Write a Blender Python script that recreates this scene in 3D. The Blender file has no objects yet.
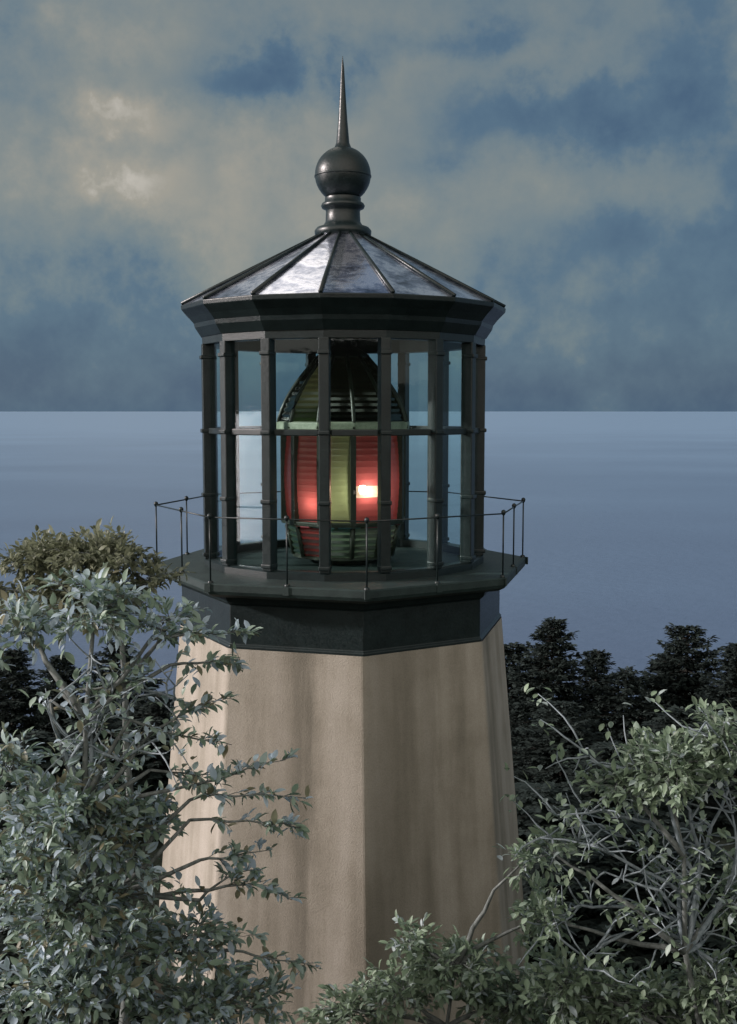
import bpy, bmesh, math, random
from mathutils import Vector, Matrix, noise
C = bpy.context.scene.collection
SC = bpy.context.scene
R = math.radians
PI = math.pi

# ------------------------------------------------------------------ camera
D = 14.5                       # metres from the eye to the tower axis
F = 1093.0                     # focal length in pixels of a 1024 px tall frame
PITCH = math.atan(102 / F)     # horizon sits 102 px above the middle
YAW = math.atan(25 / F)
cam = bpy.data.cameras.new('camera')
cam.sensor_fit = 'VERTICAL'; cam.sensor_height = 24; cam.lens = F / 1024 * 24
cam.clip_start = .1; cam.clip_end = 90000
camo = bpy.data.objects.new('camera', cam); C.objects.link(camo)
camo.location = (0, -D, 0)
camo.rotation_euler = (PI / 2 - PITCH, 0, -YAW)
SC.camera = camo
CM = Matrix.Rotation(-YAW, 3, 'Z') @ Matrix.Rotation(PI / 2 - PITCH, 3, 'X')

def at(px, py, Y):
    """world point seen at pixel px,py standing at world depth Y"""
    d = CM @ Vector(((px - 368.5) / F, (512 - py) / F, -1))
    return Vector((0, -D, 0)) + d * ((Y + D) / d.y)
def zp(py):                    # height on the tower axis seen at row py
    return D * math.tan(math.atan((512 - py) / F) - PITCH)
def rp(px, py):                # radius on the tower axis that spans px pixels at row py
    return px * (D * math.cos(PITCH) - zp(py) * math.sin(PITCH)) / F

# ------------------------------------------------------------------ sky, sun, exposure
SUN_AZ, SUN_EL = -90.0, 19.0   # azimuth measured from the camera side (0 = behind the camera), negative to the left
SC.view_settings.view_transform = 'Standard'; SC.view_settings.look = 'None'
SC.view_settings.gamma = 1; SC.view_settings.use_curve_mapping = False
SC.view_settings.exposure = 0.3
sd = Vector((math.sin(R(SUN_AZ)) * math.cos(R(SUN_EL)), -math.cos(R(SUN_AZ)) * math.cos(R(SUN_EL)), math.sin(R(SUN_EL))))
sun = bpy.data.lights.new('sun', 'SUN'); sun.energy = 4.1; sun.angle = R(3); sun.color = (1, .89, .86)
suno = bpy.data.objects.new('sun', sun); C.objects.link(suno)
suno.rotation_euler = sd.to_track_quat('Z', 'Y').to_euler()
suno.location = sd * 60

class NT:
    """small helper for node trees"""
    def __init__(s, tree): s.t = tree; tree.nodes.clear()
    def n(s, typ, **kw):
        nd = s.t.nodes.new(typ)
        for k, v in kw.items():
            if k.startswith('i_'):
                key = k[2:]; nd.inputs[int(key) if key.isdigit() else key.replace('_', ' ')].default_value = v
            else: setattr(nd, k, v)
        return nd
    def l(s, a, b): s.t.links.new(a, b)
    def m(s, op, a, b=None, c=None, clamp=False):
        nd = s.n('ShaderNodeMath', operation=op); nd.use_clamp = clamp
        for i, v in enumerate((a, b, c)):
            if v is None: continue
            if isinstance(v, (int, float)): nd.inputs[i].default_value = v
            else: s.l(v, nd.inputs[i])
        return nd.outputs[0]
    def vm(s, op, a, b=None):
        nd = s.n('ShaderNodeVectorMath', operation=op)
        for i, v in enumerate((a, b)):
            if v is None: continue
            if isinstance(v, tuple): nd.inputs[i].default_value = v
            else: s.l(v, nd.inputs[i])
        return nd.outputs['Value'] if op in ('LENGTH', 'DOT_PRODUCT') else nd.outputs[0]
    def ramp(s, fac, stops, interp='LINEAR'):
        nd = s.n('ShaderNodeValToRGB'); r = nd.color_ramp; r.interpolation = interp
        while len(r.elements) < len(stops): r.elements.new(.5)
        for e, (p, c) in zip(r.elements, stops):
            e.position = p; e.color = (*c, 1) if len(c) == 3 else c
        s.l(fac, nd.inputs[0]); return nd.outputs[0]
    def noise(s, vec, scale, detail=4, rough=.55, dist=0):
        nd = s.n('ShaderNodeTexNoise'); nd.inputs['Scale'].default_value = scale
        nd.inputs['Detail'].default_value = detail; nd.inputs['Roughness'].default_value = rough
        nd.inputs['Distortion'].default_value = dist
        if vec is not None: s.l(vec, nd.inputs['Vector'])
        return nd
    def mix(s, fac, a, b, typ='MIX'):
        nd = s.n('ShaderNodeMix', data_type='RGBA', blend_type=typ)
        for i, v in ((0, fac), (6, a), (7, b)):
            if isinstance(v, (int, float)): nd.inputs[i].default_value = v
            elif isinstance(v, tuple): nd.inputs[i].default_value = (*v, 1)
            else: s.l(v, nd.inputs[i])
        return nd.outputs[2]

def lin(r, g, b):
    f = lambda c: (c / 255 / 12.92) if c / 255 <= .04045 else ((c / 255 + .055) / 1.055) ** 2.4
    return (f(r), f(g), f(b))

w = bpy.data.worlds.new('World'); SC.world = w; w.use_nodes = True
g = NT(w.node_tree)
wo = g.n('ShaderNodeOutputWorld'); bg = g.n('ShaderNodeBackground'); bg.inputs[1].default_value = .1
sky = g.n('ShaderNodeTexSky', sky_type='NISHITA', sun_disc=False, sun_elevation=R(SUN_EL))
sky.sun_rotation = math.atan2(sd.x, sd.y)
dirv = g.n('ShaderNodeTexCoord').outputs['Generated']
sx = g.n('ShaderNodeSeparateXYZ'); g.l(dirv, sx.inputs[0])
az = g.m('ARCTAN2', sx.outputs[0], sx.outputs[1]); el = g.m('ARCSINE', sx.outputs[2])
cmb = g.n('ShaderNodeCombineXYZ'); g.l(az, cmb.inputs[0]); g.l(el, cmb.inputs[1])
dirs = g.vm('ADD', dirv, (3.7, 1.3, 5.1)); big = g.noise(dirs, 8, 5, .6); fine = g.noise(dirs, 19, 6, .6)
warp = g.vm('SUBTRACT', fine.outputs['Color'], (.5, .5, .5))
warp = g.vm('MULTIPLY', warp, (.11, .08, 0))
P = g.vm('ADD', cmb.outputs[0], warp)
def azel(px, py):
    d = (CM @ Vector(((px - 368.5) / F, (512 - py) / F, -1))).normalized()
    return math.atan2(d.x, d.y), math.asin(d.z)
val = None
# cloud banks and gaps of the sky: where in the sky, how wide, how bright (+) or how blue (-)
banks = [(130, 190, 150, 110, .11), (148, 184, 26, 16, .17), (130, 122, 34, 11, .17), (165, 46, 70, 20, .14), (80, 150, 60, 100, .07), (340, 120, 110, 120, .17), (440, 140, 110, 70, .07),
         (540, 56, 120, 20, .14), (645, 115, 70, 34, .09), (265, 70, 58, 22, -.36), (550, 108, 100, 30, -.22), (400, 165, 36, 24, -.13),
         (455, 45, 70, 14, -.2), (600, 215, 130, 46, -.08), (690, 60, 50, 50, -.08),
         (560, 335, 80, 18, .07), (600, 285, 60, 18, .04), (90, 290, 90, 40, -.10), (210, 248, 40, 34, .14), (620, 178, 80, 20, .12), (470, 230, 60, 22, .09),
         (340, 385, 700, 50, -.14)]
banks = [(*azel(px, py), wx * 1.5 / F, wy * 1.5 / F, amp) for px, py, wx, wy, amp in banks]
nb = len(banks)
banks += [(R(-13), R(50), R(7), R(14), .75), (R(-32), R(48), R(9), R(14), .25), (R(26), R(52), R(5), R(12), .14), (R(4), R(52), R(6), R(16), -.22)]   # unseen bright and dark sky spots added overhead for the roof to mirror
for a, e, wx, wy, amp in banks:
    q = g.vm('SUBTRACT', P, (a, e, 0)); q = g.vm('MULTIPLY', q, (1 / wx, 1 / wy, 0))
    ln = g.vm('LENGTH', q)
    b = g.m('EXPONENT', g.m('MULTIPLY', g.m('MULTIPLY', ln, ln), -1.0))
    b = g.m('MULTIPLY', b, amp)
    val = b if val is None else g.m('ADD', val, b)
    if a == banks[nb][0]: gap = b  # the added overhead spot, boosted further for the roof reflection
nz = g.m('MULTIPLY', g.m('SUBTRACT', big.outputs[0], .5), .30)
nz2 = g.m('MULTIPLY', g.m('SUBTRACT', fine.outputs[0], .5), .36)
val = g.m('ADD', g.m('ADD', val, nz), nz2)
# unseen sky overhead and behind the viewer brightened as fill for walls, leaves and iron
back = g.m('MULTIPLY', g.m('MAXIMUM', g.m('MULTIPLY', sx.outputs[1], -1), 0), .62)
up = g.m('MULTIPLY', g.m('MAXIMUM', g.m('SUBTRACT', sx.outputs[2], .38), 0), .30)
val = g.m('ADD', g.m('ADD', val, back), g.m('ADD', up, .42), clamp=True)
ccol = g.ramp(val, [(0, lin(46, 66, 92)), (.27, lin(61, 84, 108)), (.39, lin(76, 99, 118)), (.47, lin(99, 114, 122)), (.60, lin(118, 125, 124)), (.76, lin(146, 142, 131)), (1, lin(210, 203, 194))])
ccol = g.vm('SCALE', ccol); g.l(g.m('ADD', g.m('ADD', 10.0, g.m('MULTIPLY', gap, 22.0)), g.m('MULTIPLY', back, 16.0)), ccol.node.inputs['Scale'])  # gap: the added overhead spot for the roof; back: the added fill
g.l(g.mix(.93, sky.outputs[0], ccol), bg.inputs[0]); g.l(bg.outputs[0], wo.inputs[0])

# ------------------------------------------------------------------ materials
def mat(name):
    m = bpy.data.materials.new(name); m.use_nodes = True
    g = NT(m.node_tree); out = g.n('ShaderNodeOutputMaterial')
    return m, g, out
def principled(g, out, color, rough=.5, metal=0, spec=.5, bump=None, bs=.3, bd=.01):
    p = g.n('ShaderNodeBsdfPrincipled')
    if isinstance(color, tuple): p.inputs['Base Color'].default_value = (*color, 1)
    else: g.l(color, p.inputs['Base Color'])
    if isinstance(rough, (int, float)): p.inputs['Roughness'].default_value = rough
    else: g.l(rough, p.inputs['Roughness'])
    p.inputs['Metallic'].default_value = metal; p.inputs['Specular IOR Level'].default_value = spec
    if bump is not None:
        b = g.n('ShaderNodeBump'); b.inputs['Strength'].default_value = bs; b.inputs['Distance'].default_value = bd
        g.l(bump, b.inputs['Height']); g.l(b.outputs[0], p.inputs['Normal'])
    g.l(p.outputs[0], out.inputs[0]); return p
def schlick(g, f0=.04, k=5):
    ge = g.n('ShaderNodeNewGeometry'); c = g.m('ABSOLUTE', g.vm('DOT_PRODUCT', ge.outputs['Normal'], ge.outputs['Incoming']))
    return g.m('ADD', g.m('MULTIPLY', g.m('POWER', g.m('SUBTRACT', 1.0, c, clamp=True), float(k)), 1 - f0), f0)
def objco(g): return g.n('ShaderNodeTexCoord').outputs['Object']

def iron_mat(name, c0, c1, rough=.38, spec=.5):
    m, g, o = mat(name); co = objco(g)
    n1 = g.noise(co, 5, 6, .65); n2 = g.noise(co, 38, 4, .6)
    col = g.ramp(g.m('ADD', g.m('MULTIPLY', n1.outputs[0], .7), g.m('MULTIPLY', n2.outputs[0], .3)), [(.35, c0), (.66, c1)])
    ro = g.m('ADD', g.m('MULTIPLY', n2.outputs[0], .35), rough - .17)
    principled(g, o, col, ro, 0, spec, n2.outputs[0], .35, .006); return m
M = {}
M['iron'] = iron_mat('black_green_iron', (.005, .011, .012), (.014, .025, .027))
M['deck'] = iron_mat('weathered_deck_iron', (.009, .020, .020), (.026, .047, .045), .6)
M['bronze'] = iron_mat('dark_lens_bronze', (.014, .020, .014), (.035, .042, .028), .45)
M['belt'] = iron_mat('worn_brass', (.20, .24, .17), (.42, .46, .36), .4)

def wall_mat():
    m, g, o = mat('painted_masonry'); co = objco(g)
    st = g.vm('MULTIPLY', co, (1, 1, .07))
    s1 = g.noise(st, 2.3, 3, .5); s2 = g.noise(st, 11, 4, .6); gr = g.noise(co, 60, 4, .7); bl = g.noise(co, 1.6, 5, .6)
    f = g.m('ADD', g.m('MULTIPLY', s1.outputs[0], .6), g.m('MULTIPLY', s2.outputs[0], .12))
    f = g.m('ADD', f, g.m('MULTIPLY', bl.outputs[0], .3))
    col = g.ramp(f, [(.36, (.23, .21, .172)), (.47, (.32, .29, .24)), (.53, (.385, .35, .295)), (.64, (.47, .43, .375))])
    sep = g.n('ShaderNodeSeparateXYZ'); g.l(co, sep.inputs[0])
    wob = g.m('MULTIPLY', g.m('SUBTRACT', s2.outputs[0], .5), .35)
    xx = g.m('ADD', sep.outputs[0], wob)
    fold_shade = None                  # shading of the wall folds painted as vertical bands: where, how wide, how strong
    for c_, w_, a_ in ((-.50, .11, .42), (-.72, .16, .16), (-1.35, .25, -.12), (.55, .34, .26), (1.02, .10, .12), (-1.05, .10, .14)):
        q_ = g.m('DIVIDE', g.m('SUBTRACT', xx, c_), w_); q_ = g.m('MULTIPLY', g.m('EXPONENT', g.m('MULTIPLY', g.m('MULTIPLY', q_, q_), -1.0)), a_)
        fold_shade = q_ if fold_shade is None else g.m('ADD', fold_shade, q_)
    col = g.mix(g.m('MULTIPLY', fold_shade, 1.6, clamp=True), col, (.17, .155, .125))
    sp = g.ramp(gr.outputs[0], [(.3, (.82, .82, .82)), (.6, (1, 1, 1))])
    col = g.mix(1.0, col, sp, 'MULTIPLY')
    principled(g, o, col, .8, 0, .25, gr.outputs[0], .6, .012); return m
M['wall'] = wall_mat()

def roof_mat():
    m, g, o = mat('painted_sheet_roof'); co = objco(g)
    n1 = g.noise(co, 2.2, 5, .6, .6); n2 = g.noise(co, 12, 5, .65)
    f = g.m('ADD', g.m('MULTIPLY', n1.outputs[0], .65), g.m('MULTIPLY', n2.outputs[0], .35))
    col = g.ramp(f, [(.38, (.10, .12, .17)), (.48, (.34, .38, .50)), (.56, (.70, .73, .84))])
    ro = g.m('ADD', g.m('MULTIPLY', n2.outputs[0], .22), .08)
    principled(g, o, col, ro, .85, .5, n1.outputs[0], .5, .02); return m
M['roof'] = roof_mat()

def glass_pane_mat():
    m, g, o = mat('lantern_glass')
    t = g.n('ShaderNodeBsdfTransparent'); t.inputs[0].default_value = (.90, .96, .95, 1)
    gl = g.n('ShaderNodeBsdfGlossy'); gl.inputs['Roughness'].default_value = .03; gl.inputs[0].default_value = (.9, .95, 1, 1)
    fr = schlick(g, .022)
    nn = g.noise(objco(g), 3, 3); b = g.n('ShaderNodeBump'); b.inputs['Strength'].default_value = .1; b.inputs['Distance'].default_value = .01; g.l(nn.outputs[0], b.inputs['Height']); g.l(b.outputs[0], gl.inputs['Normal'])
    mx = g.n('ShaderNodeMixShader'); g.l(fr, mx.inputs[0]); g.l(t.outputs[0], mx.inputs[1]); g.l(gl.outputs[0], mx.inputs[2])
    g.l(mx.outputs[0], o.inputs[0]); return m
M['pane'] = glass_pane_mat()

def lens_mat(name, col, transp=.3, gloss=.15):
    m, g, o = mat(name)
    tl = g.n('ShaderNodeBsdfTranslucent'); tl.inputs[0].default_value = (*col, 1)
    tr = g.n('ShaderNodeBsdfTransparent'); tr.inputs[0].default_value = (*col, 1)
    gl = g.n('ShaderNodeBsdfGlossy'); gl.inputs['Roughness'].default_value = .12; gl.inputs[0].default_value = (.9, .95, .9, 1)
    a = g.n('ShaderNodeMixShader'); a.inputs[0].default_value = transp; g.l(tl.outputs[0], a.inputs[1]); g.l(tr.outputs[0], a.inputs[2])
    fr = schlick(g)
    b = g.n('ShaderNodeMixShader'); g.l(g.m('ADD', g.m('MULTIPLY', fr, .6), gloss * .2), b.inputs[0]); g.l(a.outputs[0], b.inputs[1]); g.l(gl.outputs[0], b.inputs[2])
    g.l(b.outputs[0], o.inputs[0]); return m
M['red'] = lens_mat('red_lens_glass', (.42, .10, .12), .2)
M['green'] = lens_mat('green_highlight_glass', (.34, .42, .26), .25)
M['smoke'] = lens_mat('smoky_prism_glass', (.018, .025, .019), .12, .3)
M['clear'] = lens_mat('clear_bullseye_glass', (.58, .46, .44), .35)
M['teal'] = lens_mat('pale_teal_prism_glass', (.20, .36, .32), .25)
def emit_mat(name, col, st):
    m, g, o = mat(name); e = g.n('ShaderNodeEmission'); e.inputs[0].default_value = (*col, 1); e.inputs[1].default_value = st
    g.l(e.outputs[0], o.inputs[0]); return m
M['bulb'] = emit_mat('lit_bulb', (1, .8, .58), 30)

def sea_mat():
    m, g, o = mat('sea_water'); co = objco(g)
    sc = g.vm('MULTIPLY', co, (.6, 1, 1))
    n1 = g.noise(sc, .22, 8, .65); n2 = g.noise(sc, .004, 5, .6)
    # brightening towards the horizon painted into the water colour, darker inshore, ragged by noise
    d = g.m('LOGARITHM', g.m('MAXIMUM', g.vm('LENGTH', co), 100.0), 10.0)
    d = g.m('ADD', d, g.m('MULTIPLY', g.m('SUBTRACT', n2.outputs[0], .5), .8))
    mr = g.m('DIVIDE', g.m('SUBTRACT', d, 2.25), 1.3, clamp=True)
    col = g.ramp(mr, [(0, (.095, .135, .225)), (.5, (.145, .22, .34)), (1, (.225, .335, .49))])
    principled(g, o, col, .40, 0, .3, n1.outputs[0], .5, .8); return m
M['sea'] = sea_mat()

def ground_mat():
    m, g, o = mat('dark_undergrowth'); co = objco(g)
    n1 = g.noise(co, .8, 6, .65); n2 = g.noise(co, 9, 5, .7)
    col = g.ramp(g.m('ADD', g.m('MULTIPLY', n1.outputs[0], .5), g.m('MULTIPLY', n2.outputs[0], .5)), [(.35, (.010, .012, .010)), (.55, (.022, .027, .018)), (.7, (.04, .042, .03))])
    principled(g, o, col, .95, 0, .1, n2.outputs[0], .8, .1); return m
M['ground'] = ground_mat()

def leaf_mat(name, stops, trans=.25, rough=.45, spec=.4):
    m, g, o = mat(name)
    rnd = g.n('ShaderNodeNewGeometry').outputs['Random Per Island']
    col = g.ramp(rnd, stops)
    n = g.noise(objco(g), 6, 3); col = g.mix(.5, col, g.ramp(n.outputs[0], [(.3, (.55, .6, .6)), (.7, (1, 1, 1))]), 'MULTIPLY')
    p = g.n('ShaderNodeBsdfPrincipled'); g.l(col, p.inputs['Base Color']); p.inputs['Roughness'].default_value = rough; p.inputs['Specular IOR Level'].default_value = spec
    t = g.n('ShaderNodeBsdfTranslucent'); g.l(col, t.inputs[0])
    mx = g.n('ShaderNodeMixShader'); mx.inputs[0].default_value = trans; g.l(p.outputs[0], mx.inputs[1]); g.l(t.outputs[0], mx.inputs[2])
    g.l(mx.outputs[0], o.inputs[0]); return m
M['leaf_blue'] = leaf_mat('blue_green_leaves', [(0, (.14, .18, .13)), (.1, (.27, .24, .15)), (.15, (.21, .30, .22)), (.42, (.32, .42, .31)), (.62, (.40, .50, .44)), (.82, (.48, .60, .70)), (1, (.62, .72, .82))], .35)
M['leaf_olive'] = leaf_mat('olive_leaves', [(0, (.15, .165, .10)), (.6, (.27, .29, .19)), (1, (.36, .38, .29))], .35)
M['leaf_green'] = leaf_mat('soft_green_leaves', [(0, (.16, .21, .14)), (.6, (.31, .41, .28)), (.9, (.41, .50, .42)), (1, (.54, .61, .66))], .35)
M['needle'] = leaf_mat('dark_spruce_needles', [(0, (.020, .028, .026)), (.7, (.035, .048, .045)), (1, (.06, .078, .072))], .05, .7, .15)
def bark_mat(name, a, b):
    m, g, o = mat(name); n = g.noise(g.vm('MULTIPLY', objco(g), (1, 1, .4)), 22, 5, .65)
    principled(g, o, g.ramp(n.outputs[0], [(.35, a), (.65, b)]), .85, 0, .2, n.outputs[0], .6, .01); return m
M['bark'] = bark_mat('grey_brown_bark', (.09, .10, .095), (.22, .24, .235))
M['pale_bark'] = bark_mat('pale_silver_bark', (.16, .20, .22), (.34, .39, .43))
M['dark_bark'] = bark_mat('dark_bark', (.015, .015, .013), (.035, .032, .028))

# ------------------------------------------------------------------ mesh helpers
class MB:
    def __init__(s): s.v = []; s.f = []; s.sm = []
    def add(s, vs, fs, smooth=False):
        o = len(s.v); s.v.extend(vs); s.f.extend([tuple(i + o for i in f) for f in fs]); s.sm.extend([smooth] * len(fs))
    def box(s, c, ax, ay, az, hx, hy, hz):
        c, ax, ay, az = Vector(c), Vector(ax) * hx, Vector(ay) * hy, Vector(az) * hz
        vs = [c + ax * i + ay * j + az * k for i in (-1, 1) for j in (-1, 1) for k in (-1, 1)]
        s.add(vs, [(0, 1, 3, 2), (4, 6, 7, 5), (0, 4, 5, 1), (2, 3, 7, 6), (0, 2, 6, 4), (1, 5, 7, 3)])
    def bar(s, a, b, wd, dp, up=Vector((0, 0, 1))):
        a, b = Vector(a), Vector(b); d = (b - a).normalized(); sd_ = d.cross(up)
        if sd_.length < 1e-4: sd_ = d.cross(Vector((0, 1, 0)))
        sd_.normalize(); u = sd_.cross(d)
        s.box((a + b) / 2, d, sd_, u, (b - a).length / 2, wd / 2, dp / 2)
    def tube(s, pts, rad, n=6, cap=True):
        pts = [Vector(p) for p in pts]; rings = []
        ref = Vector((.3, .2, 1)).normalized()
        for i, p in enumerate(pts):
            d = (pts[min(i + 1, len(pts) - 1)] - pts[max(i - 1, 0)])
            if d.length < 1e-9: d = Vector((0, 0, 1))
            d.normalize(); u = d.cross(ref)
            if u.length < .1: u = d.cross(Vector((1, 0, 0)))
            u.normalize(); v = d.cross(u)
            r = rad[i] if isinstance(rad, (list, tuple)) else rad
            rings.append([p + (u * math.cos(2 * PI * k / n) + v * math.sin(2 * PI * k / n)) * r for k in range(n)])
        vs = [x for rg in rings for x in rg]; fs = []
        for i in range(len(pts) - 1):
            for k in range(n):
                fs.append((i * n + k, i * n + (k + 1) % n, (i + 1) * n + (k + 1) % n, (i + 1) * n + k))
        if cap: fs.append(tuple(range(n - 1, -1, -1))); fs.append(tuple((len(pts) - 1) * n + k for k in range(n)))
        s.add(vs, fs, True)
    def lathe(s, prof, n, off=0, smooth=False, a0=0, a1=None, c=(0, 0)):
        """prof: (radius, z) rows; corner k stands at angle off + k*360/n from the camera side"""
        full = a1 is None; cnt = n if full else a1 - a0 + 1
        vs = []; fs = []
        for r, z in prof:
            for k in range(cnt):
                a = R(off + (k + a0) * 360 / n); vs.append(Vector((c[0] + r * math.sin(a), c[1] - r * math.cos(a), z)))
        for i in range(len(prof) - 1):
            for k in range(cnt if full else cnt - 1):
                k2 = (k + 1) % cnt
                fs.append((i * cnt + k, i * cnt + k2, (i + 1) * cnt + k2, (i + 1) * cnt + k))
        s.add(vs, fs, smooth)
    def build(s, name, m, parent=None):
        me = bpy.data.meshes.new(name); me.from_pydata([tuple(v) for v in s.v], [], s.f); me.update()
        me.polygons.foreach_set('use_smooth', s.sm)
        me.materials.append(m)
        o = bpy.data.objects.new(name, me); C.objects.link(o)
        if parent is not None: o.parent = parent
        return o
def bevel(o, wd=.01, seg=2):
    b = o.modifiers.new('bevel', 'BEVEL'); b.width = wd; b.segments = seg; b.limit_method = 'ANGLE'; b.angle_limit = R(35)
    return o
def empty(name, loc=(0, 0, 0)):
    o = bpy.data.objects.new(name, None); C.objects.link(o); o.location = loc; return o
def tag(o, label=None, cat=None, group=None, kind=None):
    if label: o['label'] = label
    if cat: o['category'] = cat
    if group: o['group'] = group
    if kind: o['kind'] = kind
    return o
def pol(r, a, z): return Vector((r * math.sin(R(a)), -r * math.cos(R(a)), z))

# ------------------------------------------------------------------ setting: sea and headland
SEA = -60.0
m = MB()
rr = [0, 60, 200, 700, 2500, 9000, 45000]; n = 96
vs = [Vector((0, 0, 0))]; fs = []
for r in rr[1:]:
    vs += [Vector((r * math.cos(2 * PI * k / n), r * math.sin(2 * PI * k / n), 0)) for k in range(n)]
for k in range(n): fs.append((0, 1 + k, 1 + (k + 1) % n))
for i in range(len(rr) - 2):
    for k in range(n): fs.append((1 + i * n + k, 1 + (i + 1) * n + k, 1 + (i + 1) * n + (k + 1) % n, 1 + i * n + (k + 1) % n))
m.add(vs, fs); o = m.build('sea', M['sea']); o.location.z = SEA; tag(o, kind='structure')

GB = -8.6                       # ground at the foot of the tower
def sst(a, b, x): t = min(1, max(0, (x - a) / (b - a))); return t * t * (3 - 2 * t)
def zg(x, y):
    d = y + D
    z = -1.75 + (GB + 1.75) * sst(.4, 8.5, d)
    if d < 0: z += min(6, -d * .15)
    z += -7.5 * sst(5, 26, y) - 46 * sst(30, 60, y) - 30 * sst(60, 90, abs(x))
    z += .25 * noise.noise(Vector((x * .35, y * .35, 0))) * (sst(.5, 2, math.hypot(x, y) - 3.0))
    return max(z, SEA - 2)
m = MB(); nx, ny = 110, 110
xs = [math.copysign(abs(t) ** 1.7, t) * 95 for t in [(-1 + 2 * i / nx) for i in range(nx + 1)]]
ys = [-60 + 130 * j / ny for j in range(ny + 1)]
m.add([Vector((x, y, zg(x, y))) for y in ys for x in xs],
      [(j * (nx + 1) + i, j * (nx + 1) + i + 1, (j + 1) * (nx + 1) + i + 1, (j + 1) * (nx + 1) + i) for j in range(ny) for i in range(nx)], True)
tag(m.build('ground', M['ground']), kind='structure')

# ------------------------------------------------------------------ lighthouse
OT = 6.0                        # octagon corner angle of the tower
OL = -7.0                       # corner angle of the sixteen-sided lantern
lh = tag(empty('lighthouse', (0, 0, GB)), 'stout eight-sided pale masonry lighthouse with a black iron lantern room on top', 'lighthouse')
def bl(mb, name, mt, parent):   # build with vertices given in world space under the lighthouse
    o = mb.build(name, mt, parent)
    if parent is lh: o.location = (0, 0, -GB)
    return o
zdk = zp(560); zdb = zp(622)
r_top = rp(162, 622); r_low = rp(179.5, 850); zl = zp(850)
def rtow(z): return r_top + (zdb - z) * (r_low - r_top) / (zdb - zl)
zs = [GB - .4 + (zdb + .02 - GB + .4) * i / 12 for i in range(13)]
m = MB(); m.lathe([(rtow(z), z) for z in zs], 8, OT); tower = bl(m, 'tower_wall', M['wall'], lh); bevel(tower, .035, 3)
# drum under the gallery
rd = rp(160.5, 600)
m = MB(); m.lathe([(rd - .3, zdb), (rd + .012, zdb), (rd + .012, zdb + .05), (rd - .012, zdb + .07), (rd - .012, zdk - .30), (rd + .03, zdk - .27), (rd + .06, zdk - .2)], 8, OT)
drum = bevel(bl(m, 'gallery_drum', M['iron'], lh), .008)
# deck
rk = rp(187, 560)
m = MB(); m.lathe([(rd + .055, zdk - .2), (rk - .10, zdk - .17), (rk - .02, zdk - .13), (rk, zdk - .09), (rk, zdk - .015), (rk - .02, zdk), (.0, zdk + .001)], 8, OT)
for k in range(8):              # lapped plate joints on the rim
    for t in (0, .5):
        a = pol(rk + .004, OT + 45 * k, zdk - .05); b = pol(rk + .004, OT + 45 * (k + 1), zdk - .05)
        c = a.lerp(b, t); d = (b - a).normalized(); nrm = d.cross(Vector((0, 0, 1)))
        m.box(c, d, nrm, (0, 0, 1), .035, .008, .05)
deck = bl(m, 'gallery_deck', M['deck'], lh)
# railing
zr = zp(503); rrail = rk - .045
m = MB(); ring = [pol(rrail, OT + 45 * k, zr) for k in range(8)]
for k in range(8): m.tube([ring[k], ring[(k + 1) % 8]], .0095, 6)
rail = bl(m, 'railing', M['iron'], lh)
for k in range(8):
    for t in (0, .5):
        p = ring[k].lerp(ring[(k + 1) % 8], t)
        b = Vector((p.x, p.y, zdk))
        q = MB(); q.tube([b, p + Vector((0, 0, .02))], .010, 6)
        q.lathe([(.0, zr + .05), (.022, zr + .04), (.030, zr + .02), (.022, zr - .008), (.012, zr - .02)][::-1], 8, 0, True, c=(p.x, p.y))
        q.lathe([(.032, zdk), (.032, zdk + .02), (.013, zdk + .03)], 8, 0, True, c=(p.x, p.y))
        q.build('railing_post', M['iron'], rail)
# lantern room
Rl = rp(138, 450); zgt = zp(347); zmid = zp(430); zcurb = zdk + .10
m = MB()
for r, z0, z1 in ((Rl + .03, zdk, zcurb),):
    m.lathe([(r - .16, z0), (r, z0), (r, z1 - .02), (r - .03, z1), (r - .16, z1), (r - .16, z0)], 16, OL)
frame = bl(m, 'lantern_frame', M['iron'], lh)
for k in range(16):
    a = OL + 22.5 * k; rad = pol(1, a, 0); tan = Vector((-rad.y, rad.x, 0))
    q = MB(); q.box(pol(Rl - .045, a, (zcurb + zgt) / 2), rad, tan, (0, 0, 1), .075, .062, (zgt - zcurb) / 2 + .01)
    for zz in (zcurb + .05, zmid, zgt - .16, (zmid + zcurb) / 2):
        q.box(pol(Rl - .03, a, zz), rad, tan, (0, 0, 1), .083, .070, .025)
    bevel(q.build('mullion', M['iron'], frame), .012, 2)
    b0, b1 = pol(Rl - .05, a, zmid), pol(Rl - .05, a + 22.5, zmid); d = (b1 - b0).normalized() * .074
    q = MB(); q.bar(b0 + d, b1 - d, .07, .075); bevel(q.build('transom', M['iron'], frame), .01)
    for z0, z1 in ((zcurb + .003, zmid - .04), (zmid + .04, zgt)):
        p0, p1 = pol(Rl - .05, a, z0), pol(Rl - .05, a + 22.5, z0); d = (p1 - p0).normalized(); nr = d.cross(Vector((0, 0, 1)))
        q = MB(); q.box((p0 + p1) / 2 + Vector((0, 0, (z1 - z0) / 2)), d, nr, (0, 0, 1), (p1 - p0).length / 2 - .075, .004, (z1 - z0) / 2)
        q.build('glass_pane', M['pane'], frame)
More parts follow.
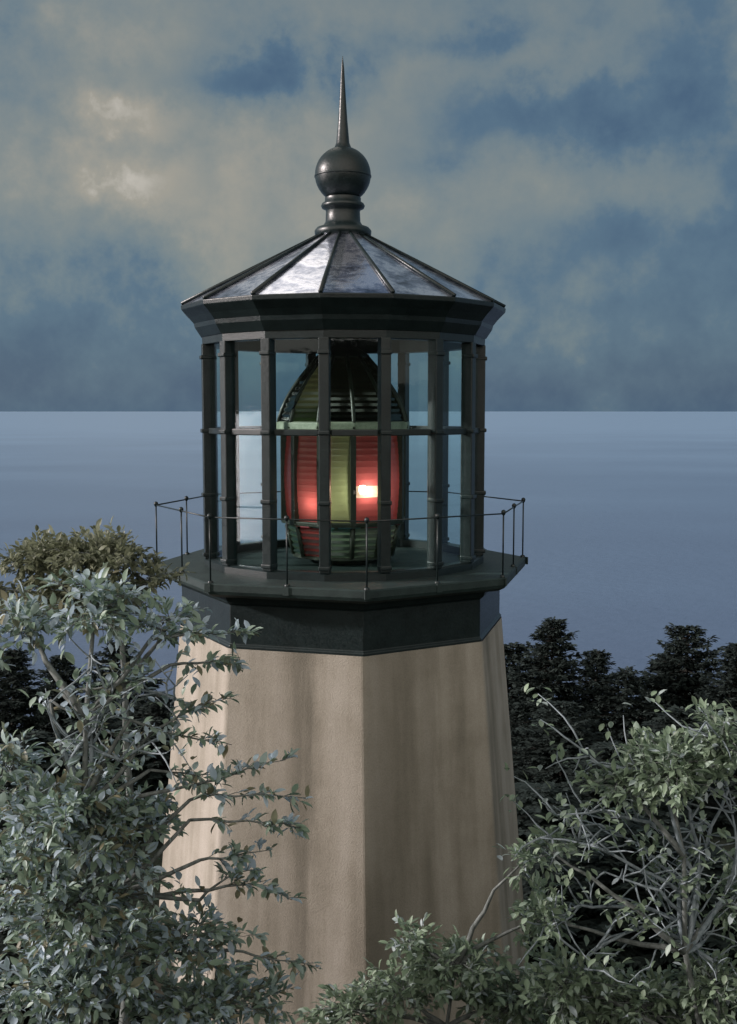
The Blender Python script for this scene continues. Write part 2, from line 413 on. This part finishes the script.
# cornice and roof
zt = zp(310); Re = rp(161, 310)
m = MB(); m.lathe([(Rl - .17, zgt - .0), (Rl + .02, zgt - .0), (Rl + .025, zgt + .10), (rp(142, 340), zp(340)), (rp(148, 331), zp(331)), (rp(149, 327), zp(327)), (rp(154, 321), zp(321)), (Re, zp(314)), (Re + .005, zt), (Re - .05, zt + .012)], 16, OL)
m.lathe([(Rl - .17, zgt), (Rl - .2, zgt + .4), (.2, zgt + .9)], 16, OL)
corn = bevel(bl(m, 'cornice', M['iron'], lh), .008)
zc = zp(237); Rc = rp(27, 237)
m = MB(); m.lathe([(Re - .02, zt + .008), (Re * .5 + Rc * .5 + .0, (zt + zc) / 2 - .01), (Rc - .02, zc)], 16, OL)
roof = bl(m, 'roof', M['roof'], lh)
for k in range(16):
    a = OL + 22.5 * k
    q = MB(); q.tube([pol(Re - .005, a, zt + .02), pol((Re + Rc) / 2, a, (zt + zc) / 2 + .008), pol(Rc - .03, a, zc + .012)], [.026, .024, .02], 6)
    q.build('roof_rib', M['iron'], roof)
# finial
m = MB()
m.lathe([(Rc - .05, zc - .02), (rp(28, 235), zp(236)), (rp(28.5, 231), zp(231)), (rp(26, 229), zp(228)), (rp(20, 226), zp(226)), (rp(17.5, 222), zp(222)), (rp(17, 212), zp(212)), (rp(17.5, 209), zp(210)),
         (rp(21, 208), zp(208.5)), (rp(22, 206), zp(206)), (rp(21, 204), zp(204)), (rp(18, 202), zp(202)), (rp(18, 198), zp(198))], 24, 0, True)
fin = bl(m, 'finial', M['iron'], lh)
zb = zp(175); rb = rp(28, 175)
q = MB(); q.lathe([(rb * math.cos(t) + .0001, zb + rb * .98 * math.sin(t)) for t in [R(-90 + 180 * i / 24) for i in range(25)]], 32, 0, True)
for zz in (zb - .02,): q.lathe([(rb - .004, zz - .015), (rb + .007, zz - .01), (rb + .007, zz + .01), (rb - .004, zz + .015)], 32, 0, True)
q.build('ball', M['iron'], fin)
q = MB(); q.lathe([(rp(13, 152), zp(152.5)), (rp(9, 149), zp(149)), (rp(6.6, 143), zp(143)), (rp(4.6, 120), zp(120)), (rp(3.0, 95), zp(95)), (rp(1.5, 68), zp(68)), (.002, zp(56))], 12, 0, True)
q.build('spike', M['iron'], fin)

# ------------------------------------------------------------------ lens inside the lantern
ln = tag(empty('lighthouse_lens', (0, 0, zdk + .001)), 'beehive glass lens with glowing red panels standing inside the lantern room', 'lens')
OF = 8.6
zL0, zL1 = zp(517), zp(435)
Rb = rp(59, 475)
def lb(mb, name, mt, parent=ln):
    o = mb.build(name, mt, parent)
    if parent is ln: o.location = (0, 0, -zdk - .001)
    return o
q = MB(); q.lathe([(.0, zdk + .30), (.50, zdk + .30), (.55, zdk + .27), (.52, zdk + .2), (.34, zdk + .16), (.30, zdk + .1), (.38, zdk + .04), (.4, zdk + .002)][::-1], 24, 0, False); bevel(lb(q, 'pedestal', M['bronze']), .01)
cols = ['green', 'red', 'red', 'red', 'green', 'red', 'green', 'red', 'green', 'red', 'red', 'red']    # panel 0 spans OF-30..OF
for k in range(12):
    a0 = OF - 30 + 30 * k; a1 = a0 + 30
    # stacked prisms: a saw profile over the height of the panel
    N = 14; rows = []
    for i in range(N):
        za = zL0 + (zL1 - zL0) * i / N; zb_ = zL0 + (zL1 - zL0) * (i + 1) / N
        bul = .035 * math.cos((i + .5 - N / 2) / (N / 2) * PI / 2)
        rows.append([(Rb - .02 + bul, za), (Rb - .02 + bul + .0035, (za + zb_) / 2), (Rb - .02 + bul, zb_)])
    q = MB(); split = k == 1
    for i, row in enumerate(rows):
        if split and i in (4, 5): continue
        q.lathe(row, 12, OF, True, k - 1, k)
    pn = lb(q, 'lens_panel', M[cols[k]])
    if split:                   # the clear bull's-eye band across a red panel
        za, zb_ = rows[4][0][1], rows[5][2][1]
        q = MB(); q.lathe([(Rb + .012 + .05 * math.sin(PI * i / 10), za + .004 + (zb_ - za - .008) * i / 10) for i in range(11)], 12, OF, True, k - 1, k)
        q.build('bullseye', M['clear'], pn)
    # lower prisms
    q = MB(); prof = []
    zq0, zq1 = zp(552), zp(523)
    for i in range(5):
        t0 = i / 5; prof += [(Rb - .13 + .09 * t0, zq0 + (zq1 - zq0) * t0), (Rb - .13 + .09 * t0 + .035, zq0 + (zq1 - zq0) * (t0 + .1))]
    prof.append((Rb - .04, zq1))
    q.lathe(prof, 12, OF, False, k - 1, k); lb(q, 'lower_prisms', M['red' if k in (11, 8, 5, 3) else 'teal'])
    # dome prisms
    q = MB(); prof = []
    Rd0 = rp(65, 430)
    for i in range(13):
        t = i / 13; t2 = (i + .5) / 13
        rad_ = lambda t: Rd0 * math.cos(t * R(66)) ** 1.0 * (1 - .10 * t)
        zz = lambda t: zp(428) + (zp(357) - zp(428)) * t
        prof += [(rad_(t), zz(t)), (rad_(t2) + .012, zz(t2))]
    prof.append((rad_(1), zz(1)))
    q.lathe(prof, 12, OF, False, k - 1, k); lb(q, 'dome_prisms', M['green' if k == 11 else 'smoke'])  # one paler dome panel: the sun's highlight stripe put in as glass colour
    # bronze uprights
    q = MB(); ra = pol(1, a1, 0); ta = Vector((-ra.y, ra.x, 0))
    q.box(pol(Rb + .01, a1, (zL0 + zL1) / 2), ra, ta, (0, 0, 1), .04, .034, (zL1 - zL0) / 2 + .03)
    pts = [pol(rad_(t / 8) + .015, a1, zz(t / 8)) for t in range(9)]; q.tube(pts, .026, 5)
    q.tube([pol(Rb - .12, a1, zq0), pol(Rb - .03, a1, zq1)], .035, 5)
    lb(q, 'lens_upright', M['bronze'])
q = MB(); q.lathe([(Rb - .06, zL0 - .06), (Rb + .045, zL0 - .06), (Rb + .05, zL0 - .01), (Rb + .04, zL0), (Rb - .06, zL0), (Rb - .06, zL0 - .06)], 12, OF); bevel(lb(q, 'lower_belt', M['bronze']), .006)
q = MB(); q.lathe([(Rb - .06, zL1 + .002), (Rb + .05, zL1 + .002), (Rb + .09, zL1 + .05), (Rb + .11, zL1 + .09), (Rb + .11, zL1 + .17), (Rb + .05, zL1 + .19), (Rb - .06, zL1 + .19), (Rb - .06, zL1 + .002)], 12, OF); bevel(lb(q, 'upper_belt', M['belt']), .006)
q = MB(); q.lathe([(.5, zdk + .3), (Rb - .1, zp(554)), (Rb - .10, zp(552))], 24, 0); lb(q, 'lens_table', M['bronze'])
q = MB(); q.lathe([(rad_(1) + .02, zz(1) - .02), (rad_(1) + .03, zz(1) + .02), (.25, zz(1) + .09), (.12, zz(1) + .16), (.10, zgt + .6)], 24, 0, True); lb(q, 'vent_cap', M['bronze'])
for bx, by, bz, en, sc_ in ((.245, -.56, zp(487), 5.2, 1.0), (-.30, -.50, zp(499), 1.8, .6)):  # second, weaker bulb is added to make the left red panel glow
    q = MB(); q.lathe([(.0001, bz - .07 * sc_), (.035 * sc_, bz - .05 * sc_), (.055 * sc_, bz), (.04 * sc_, bz + .05 * sc_), (.0001, bz + .075 * sc_)], 16, 0, True, c=(bx, by)); bulb = lb(q, 'lamp_and_added_bulb', M['bulb'])
    q = MB(); q.tube([(bx, by, zdk + .29), (bx, by, bz - .06 * sc_)], .03, 8); q.build('lamp_and_added_holder', M['bronze'], bulb)
    L = bpy.data.lights.new('lamp_and_added_light', 'POINT'); L.energy = en; L.color = (1, .72, .45); L.shadow_soft_size = .05
    lo = bpy.data.objects.new('lamp_and_added_light', L); C.objects.link(lo); lo.parent = bulb; lo.location = (bx * 1.09, by * 1.09, bz)

# ------------------------------------------------------------------ plants
def leaf(mb, p, d, up, ln_, wd):
    d = d.normalized(); s = d.cross(up)
    if s.length < .01: s = d.cross(Vector((1, 0, 0)))
    s.normalize(); u = s.cross(d)
    h = wd / 2; lift = u * wd * .14; tip = p + d * ln_ - u * ln_ * .10
    L_ = [p + d * ln_ * t + s * h * k + lift * k for t, k in ((.22, .72), (.5, 1.0), (.78, .62))]
    R_ = [p + d * ln_ * t - s * h * k + lift * k for t, k in ((.22, .72), (.5, 1.0), (.78, .62))]
    mid = [p + d * ln_ * .25, p + d * ln_ * .52, p + d * ln_ * .78 - u * ln_ * .03]
    mb.add([p, tip, *L_, *R_, *mid], [(0, 2, 8), (2, 3, 9, 8), (3, 4, 10, 9), (4, 1, 10), (0, 8, 5), (8, 9, 6, 5), (9, 10, 7, 6), (10, 1, 7)], True)
def rv(rng, s=1): return Vector((rng.uniform(-1, 1), rng.uniform(-1, 1), rng.uniform(-1, 1))) * s
def curve(rng, a, b, n, wob, sag=0):
    L = (b - a).length; pts = []
    off = rv(rng, wob * L)
    for i in range(n + 1):
        t = i / n; pts.append(a.lerp(b, t) + off * math.sin(t * PI) + Vector((0, 0, sag * L * 4 * t * (1 - t))) + (rv(rng, wob * L * .25) if 0 < i < n else Vector()))
    return pts
def spray(rng, wood, lf, a, b, r0, twig, dens, lsz, flat=.5):
    """a leafy spray: a stem from a to b with side twigs and leaves"""
    pts = curve(rng, a, b, 6, .08, .04)
    wood.tube(pts, [r0 * (1 - .8 * i / 6) for i in range(7)], 5)
    L = (b - a).length; nt = max(3, int(L * dens))
    for i in range(nt):
        t = rng.uniform(.12, 1.0); k = min(5, int(t * 6)); p = pts[k].lerp(pts[k + 1], t * 6 - k)
        d = (pts[k + 1] - pts[k]).normalized(); sd_ = rv(rng); sd_.z *= flat; sd_ = (sd_ + d * .7).normalized()
        tl = twig * rng.uniform(.4, 1.1) * (1.15 - .5 * t); e = p + sd_ * tl
        wood.tube([p, p.lerp(e, .5) + Vector((0, 0, tl * .06)), e], [r0 * .3, r0 * .22, r0 * .1], 4, False)
        nl = max(4, int(tl / lsz * 3.6))
        for j in range(nl):
            u = (j + .6) / nl; q = p.lerp(e, u); side = rv(rng, .8) + sd_ * .8
            leaf(lf, q, side, Vector((rng.uniform(-.6, .6), rng.uniform(-.6, .6), 1)), *(lambda k: (lsz * k, lsz * k * rng.uniform(.34, .52)))(rng.choice((.45, .7, .85, 1.0, 1.1, 1.3))))
def shrub(name, label, cat, seed, root_px, Y, blobs, lm, bm, lsz=.09, dens=17, twig=.22, trunk_r=.09, extra=(), sprays=(), group=None):
    """root_px: column where it stands; blobs: (px, py, dY, rx, ry, rd, count); sprays: (from px, py, dY, to px, py, dY); extra: bare limbs [(px, py, dY), ...]"""
    rng = random.Random(seed)
    x = at(root_px, 900, Y).x; base = Vector((x, Y, zg(x, Y) - .15))
    top = at(blobs[0][0], blobs[0][1], Y + blobs[0][2])
    wood, lf, tr, pale = MB(), MB(), MB(), MB()
    tp = curve(rng, base, top, 9, .05)
    tr.tube(tp, [trunk_r * (1.25 if i == 0 else 1) * (1 - .78 * i / 9) for i in range(10)], 8)
    def near(p):                # where a limb leaves the trunk: a little below its goal
        best = min(tp[2:], key=lambda q: (q - (p - Vector((0, 0, .35)))).length); return best
    for bi, (px, py, dy, rx, ry, rd_, cnt) in enumerate(blobs):
        c = at(px, py, Y + dy); s = (Y + dy + D) / F
        if bi:
            b = near(c); pts = curve(rng, b, c, 6, .08, .03); tr.tube(pts, [trunk_r * .5 * (1 - .7 * i / 6) for i in range(7)], 6)
        for i in range(cnt):
            v = rv(rng)
            while v.length > 1: v = rv(rng)
            e = c + Vector((v.x * rx * s, v.y * rd_, v.z * ry * s)); a = c.lerp(e, rng.uniform(-.25, .25)) + rv(rng, .05)
            spray(rng, wood, lf, a, e, .006, twig, dens, lsz)
    for a, b in sprays:
        p0 = at(a[0], a[1], Y + a[2]); p1 = at(b[0], b[1], Y + b[2])
        q = near(p0); tr.tube(curve(rng, q, p0, 4, .05), [.025, .022, .019, .016, .013], 5)
        spray(rng, wood, lf, p0, p1, .012, twig * .75, dens * 1.5, lsz, .35)
    for line in extra:
        P_ = [at(a, b, Y + c) for a, b, c in line]; q = near(P_[0]); P_ = [q] + P_
        fine_ = []
        for i in range(len(P_) - 1): fine_ += curve(rng, P_[i], P_[i + 1], 4, .06)[:-1]
        fine_.append(P_[-1]); nn = len(fine_)
        pale.tube(fine_, [.020 * (1 - .7 * i / (nn - 1)) for i in range(nn)], 6)
        for i in range(3, nn):  # crooked bare side twigs, a few leaves left at their ends
            for _ in range(2):
                if rng.random() < .8:
                    e = fine_[i] + rv(rng, .34) + Vector((0, 0, .06)); tw = curve(rng, fine_[i], e, 4, .14)
                    pale.tube(tw, [.008, .007, .006, .0045, .003], 5)
                    for _k in range(rng.choice((1, 3, 5, 8))):
                        leaf(lf, e + rv(rng, .07), rv(rng), Vector((0, 0, 1)), lsz * rng.uniform(.7, 1.3), lsz * .55)
    r = tag(empty(name, base), label, cat, group)
    for mb, nm, mt in ((tr, 'trunk', bm), (wood, 'branches', bm), (pale, 'bare_twigs', M['pale_bark']), (lf, 'foliage', lm)):
        if not mb.v: continue
        mb.v = [v - base for v in mb.v]; mb.build(nm, mt, r)
    return r

# left: tall leafy tree whose sprays reach across the tower
shrub('leafy_tree', 'blue-green leafy tree at left with sprays crossing the pale tower', 'tree', 11, 95, -7.0,
      [(95, 606, 0, 75, 34, .5, 30), (165, 626, .1, 52, 22, .4, 14), (25, 630, .3, 45, 50, .5, 16), (60, 815, 0, 90, 46, .7, 54), (125, 830, .1, 62, 50, .6, 36),
       (80, 900, -.1, 110, 50, .7, 56), (185, 940, 0, 80, 30, .5, 28), (70, 985, -.2, 110, 50, .6, 66), (210, 1005, -.1, 95, 36, .5, 44), (10, 770, .1, 30, 50, .4, 18), (110, 755, .2, 60, 10, .4, 8),
       (15, 880, .2, 40, 70, .5, 26)],
      M['leaf_blue'], M['bark'], .088, 20, .19, .06,
      sprays=[((150, 640, 0), (262, 632, -.2)), ((170, 665, 0), (240, 660, .1)), ((130, 720, 0), (232, 745, -.1)), ((140, 745, 0), (222, 700, 0)), ((170, 790, 0), (285, 760, .1)),
              ((190, 800, 0), (302, 798, 0)), ((190, 820, 0), (296, 828, -.1)), ((200, 860, 0), (270, 850, 0)), ((210, 890, 0), (292, 900, 0)), ((200, 900, 0), (250, 870, .1)), ((230, 950, 0), (310, 965, 0)),
              ((150, 770, .1), (215, 775, .1)), ((60, 690, .1), (150, 672, 0)), ((50, 700, .2), (120, 740, 0))],
      extra=[[(70, 760, 0), (110, 700, 0), (90, 650, 0)], [(60, 740, .1), (120, 760, 0), (180, 725, 0)], [(90, 720, 0), (140, 690, .1), (175, 700, .1)]])
shrub('round_shrub', 'olive bush crown rising above the blue-green leaves at the far left', 'bush', 23, 90, -3.6,
      [(100, 556, 0, 60, 24, .7, 60), (45, 560, .2, 45, 24, .6, 36), (150, 580, 0, 28, 16, .4, 14), (80, 600, .1, 95, 26, .6, 50), (0, 590, .2, 30, 30, .5, 14)],
      M['leaf_olive'], M['bark'], .088, 20, .24, .08)
# right: half bare shrub with a green head
shrub('bare_shrub', 'half-bare shrub at right with a tangle of pale grey twigs under a green head', 'bush', 37, 712, -7.2,
      [(665, 766, 0, 58, 32, .45, 84), (722, 745, .1, 34, 40, .4, 40), (622, 785, 0, 34, 18, .3, 20), (715, 985, -.1, 45, 40, .4, 40), (570, 985, 0, 65, 34, .4, 46), (640, 1005, 0, 90, 26, .4, 56), (550, 850, .1, 22, 22, .2, 12), (545, 915, .1, 30, 30, .3, 16), (735, 900, .2, 20, 60, .3, 14)],
      M['leaf_green'], M['bark'], .074, 17, .18, .05,
      extra=[[(690, 900, 0), (640, 870, 0), (590, 845, 0), (540, 838, .1)], [(700, 880, 0), (650, 822, .1), (600, 810, 0), (556, 815, 0)], [(700, 850, .1), (690, 810, 0), (655, 775, 0)],
             [(712, 960, 0), (650, 925, 0), (600, 945, -.1), (565, 975, 0)], [(705, 930, 0), (660, 890, -.1), (605, 872, 0)], [(700, 860, .2), (728, 790, .1), (706, 722, 0)],
             [(705, 940, 0), (640, 905, .2), (580, 905, .1), (545, 925, 0)], [(650, 770, 0), (600, 765, 0), (580, 748, 0)], [(680, 880, .2), (640, 845, .2), (610, 830, .1)], [(722, 900, .1), (737, 850, 0), (730, 800, 0)]])
shrub('leafy_bush', 'soft green bush in front of the foot of the tower', 'bush', 51, 450, -6.4,
      [(455, 968, 0, 72, 26, .4, 50), (415, 945, .1, 26, 22, .3, 18), (540, 920, 0, 30, 28, .3, 24), (400, 990, 0, 58, 26, .4, 36), (520, 1000, 0, 75, 34, .4, 60), (350, 1012, 0, 60, 16, .3, 30), (525, 860, .1, 14, 22, .2, 8)],
      M['leaf_green'], M['bark'], .074, 17, .18, .05)

# dark spruces on the slope behind the tower
def spruce(seed, H, W):
    rng = random.Random(seed); tr, lf = MB(), MB()
    lean = rng.uniform(-.04, .04) * H
    tr.tube([(0, 0, -.3), (lean * .3, 0, H * .4), (lean * .8, 0, H * .8), (lean, 0, H * .985)], [H * .022, H * .016, H * .007, .012], 7)
    z = H * .06
    while z < H * .985:
        t = z / H; rad = W * (1 - t) ** .62 * rng.uniform(.75, 1.1) + .08
        nb = 7 if t < .8 else 5; a0 = rng.uniform(0, 6.28)
        for k in range(nb):
            a = a0 + k * 2 * PI / nb + rng.uniform(-.3, .3); Lb = rad * rng.choice((.55, .8, 1, 1.1)); d = Vector((math.cos(a), math.sin(a), 0))
            p0 = Vector((lean * t, 0, z)); tip = p0 + d * Lb + Vector((0, 0, Lb * rng.uniform(-.12, .28)))
            pts = curve(rng, p0, tip, 4, .05, -.06); tr.tube(pts, [.03, .024, .018, .012, .006], 4, False)
            for i in range(int(16 + Lb * 34)):
                u = rng.uniform(.1, 1.0) ** .8; q = p0.lerp(tip, u) + Vector((0, 0, -.24 * Lb * u * (1 - u))); sgn = rng.choice((-1, 1))
                sd_ = (d * rng.uniform(.3, 1) + Vector((-d.y, d.x, 0)) * sgn * rng.uniform(.3, 1) + Vector((0, 0, rng.uniform(-.3, .45)))).normalized()
                leaf(lf, q + rv(rng, .05), sd_, Vector((rng.uniform(-.4, .4), rng.uniform(-.4, .4), 1)), rng.uniform(.16, .34), rng.uniform(.07, .13))
        z += rng.uniform(.16, .26) * (1.1 - .4 * t)
    return tr, lf
protos = []
for i, (H, W) in enumerate(((8.5, 3.0), (8.0, 3.6), (9.0, 2.7))):
    tr, lf = spruce(70 + i, H, W)
    r = empty('spruce_tree'); tr.build('trunk', M['dark_bark'], r); lf.build('crown', M['needle'], r)
    protos.append((r, H))
used = set()
# (column, row of the tip, depth, prototype, turn, label)
spots = [(547, 617, 14, 0, 20, 'tallest dark spruce just right of the tower'),
         (512, 640, 16, 1, 110, 'dark spruce half hidden by the right edge of the tower'),
         (592, 648, 15, 2, 200, 'slim dark spruce in the middle of the gap right of the tower'),
         (628, 668, 13, 1, 300, 'lowest-topped dark spruce behind the green head of the shrub'),
         (688, 622, 15, 1, 70, 'broad dark spruce at the right with layered boughs'),
         (662, 652, 18, 0, 10, 'narrow dark spruce between the broad spruce and the sea gap'),
         (730, 640, 12, 2, 150, 'dark spruce at the right edge of the picture'),
         (565, 700, 10, 1, 45, 'short dark spruce nearest to the right wall of the tower'),
         (680, 705, 10, 0, 260, 'short dark spruce in front of the broad spruce'),
         (620, 745, 8, 2, 330, 'low dark spruce behind the tangle of pale twigs'),
         (540, 790, 7, 0, 95, 'lowest dark spruce at the foot of the tower on the right'),
         (640, 820, 2, 1, 140, 'small dark spruce on the ground behind the bare twigs'),
         (720, 850, 1, 2, 20, 'small dark spruce low at the right edge of the picture'),
         (578, 845, 3, 0, 220, 'small dark spruce close beside the lower right wall of the tower'),
         (20, 850, 0, 1, 60, 'small dark spruce low at the left edge of the picture'),
         (120, 640, 13, 1, 15, 'dark spruce showing through the leaves beside the left wall of the tower'),
         (62, 655, 14, 0, 130, 'dark spruce behind the leafy tree trunk at left'),
         (8, 648, 12, 2, 240, 'dark spruce at the left edge of the picture'),
         (160, 690, 9, 2, 80, 'short dark spruce at the left foot of the tower'),
         (90, 715, 9, 1, 190, 'low dark spruce under the leaves at left'),
         (30, 730, 8, 0, 310, 'lowest dark spruce in the lower left corner')]
for px, py, Y, pi, rz, lab in spots:
    pr, H = protos[pi]
    if pi in used:
        r = pr.copy(); C.objects.link(r)
        for ch in list(pr.children):
            c = ch.copy(); C.objects.link(c); c.parent = r
    else: r = pr; used.add(pi)
    tip = at(px, py, Y); gz = zg(tip.x, Y); s = (tip.z - gz) / H
    r.location = (tip.x, Y, gz); r.scale = (max(s, .62), max(s, .62), s); r.rotation_euler = (0, 0, R(rz))
    tag(r, lab, 'tree', 'dark spruces on the slope behind the tower')
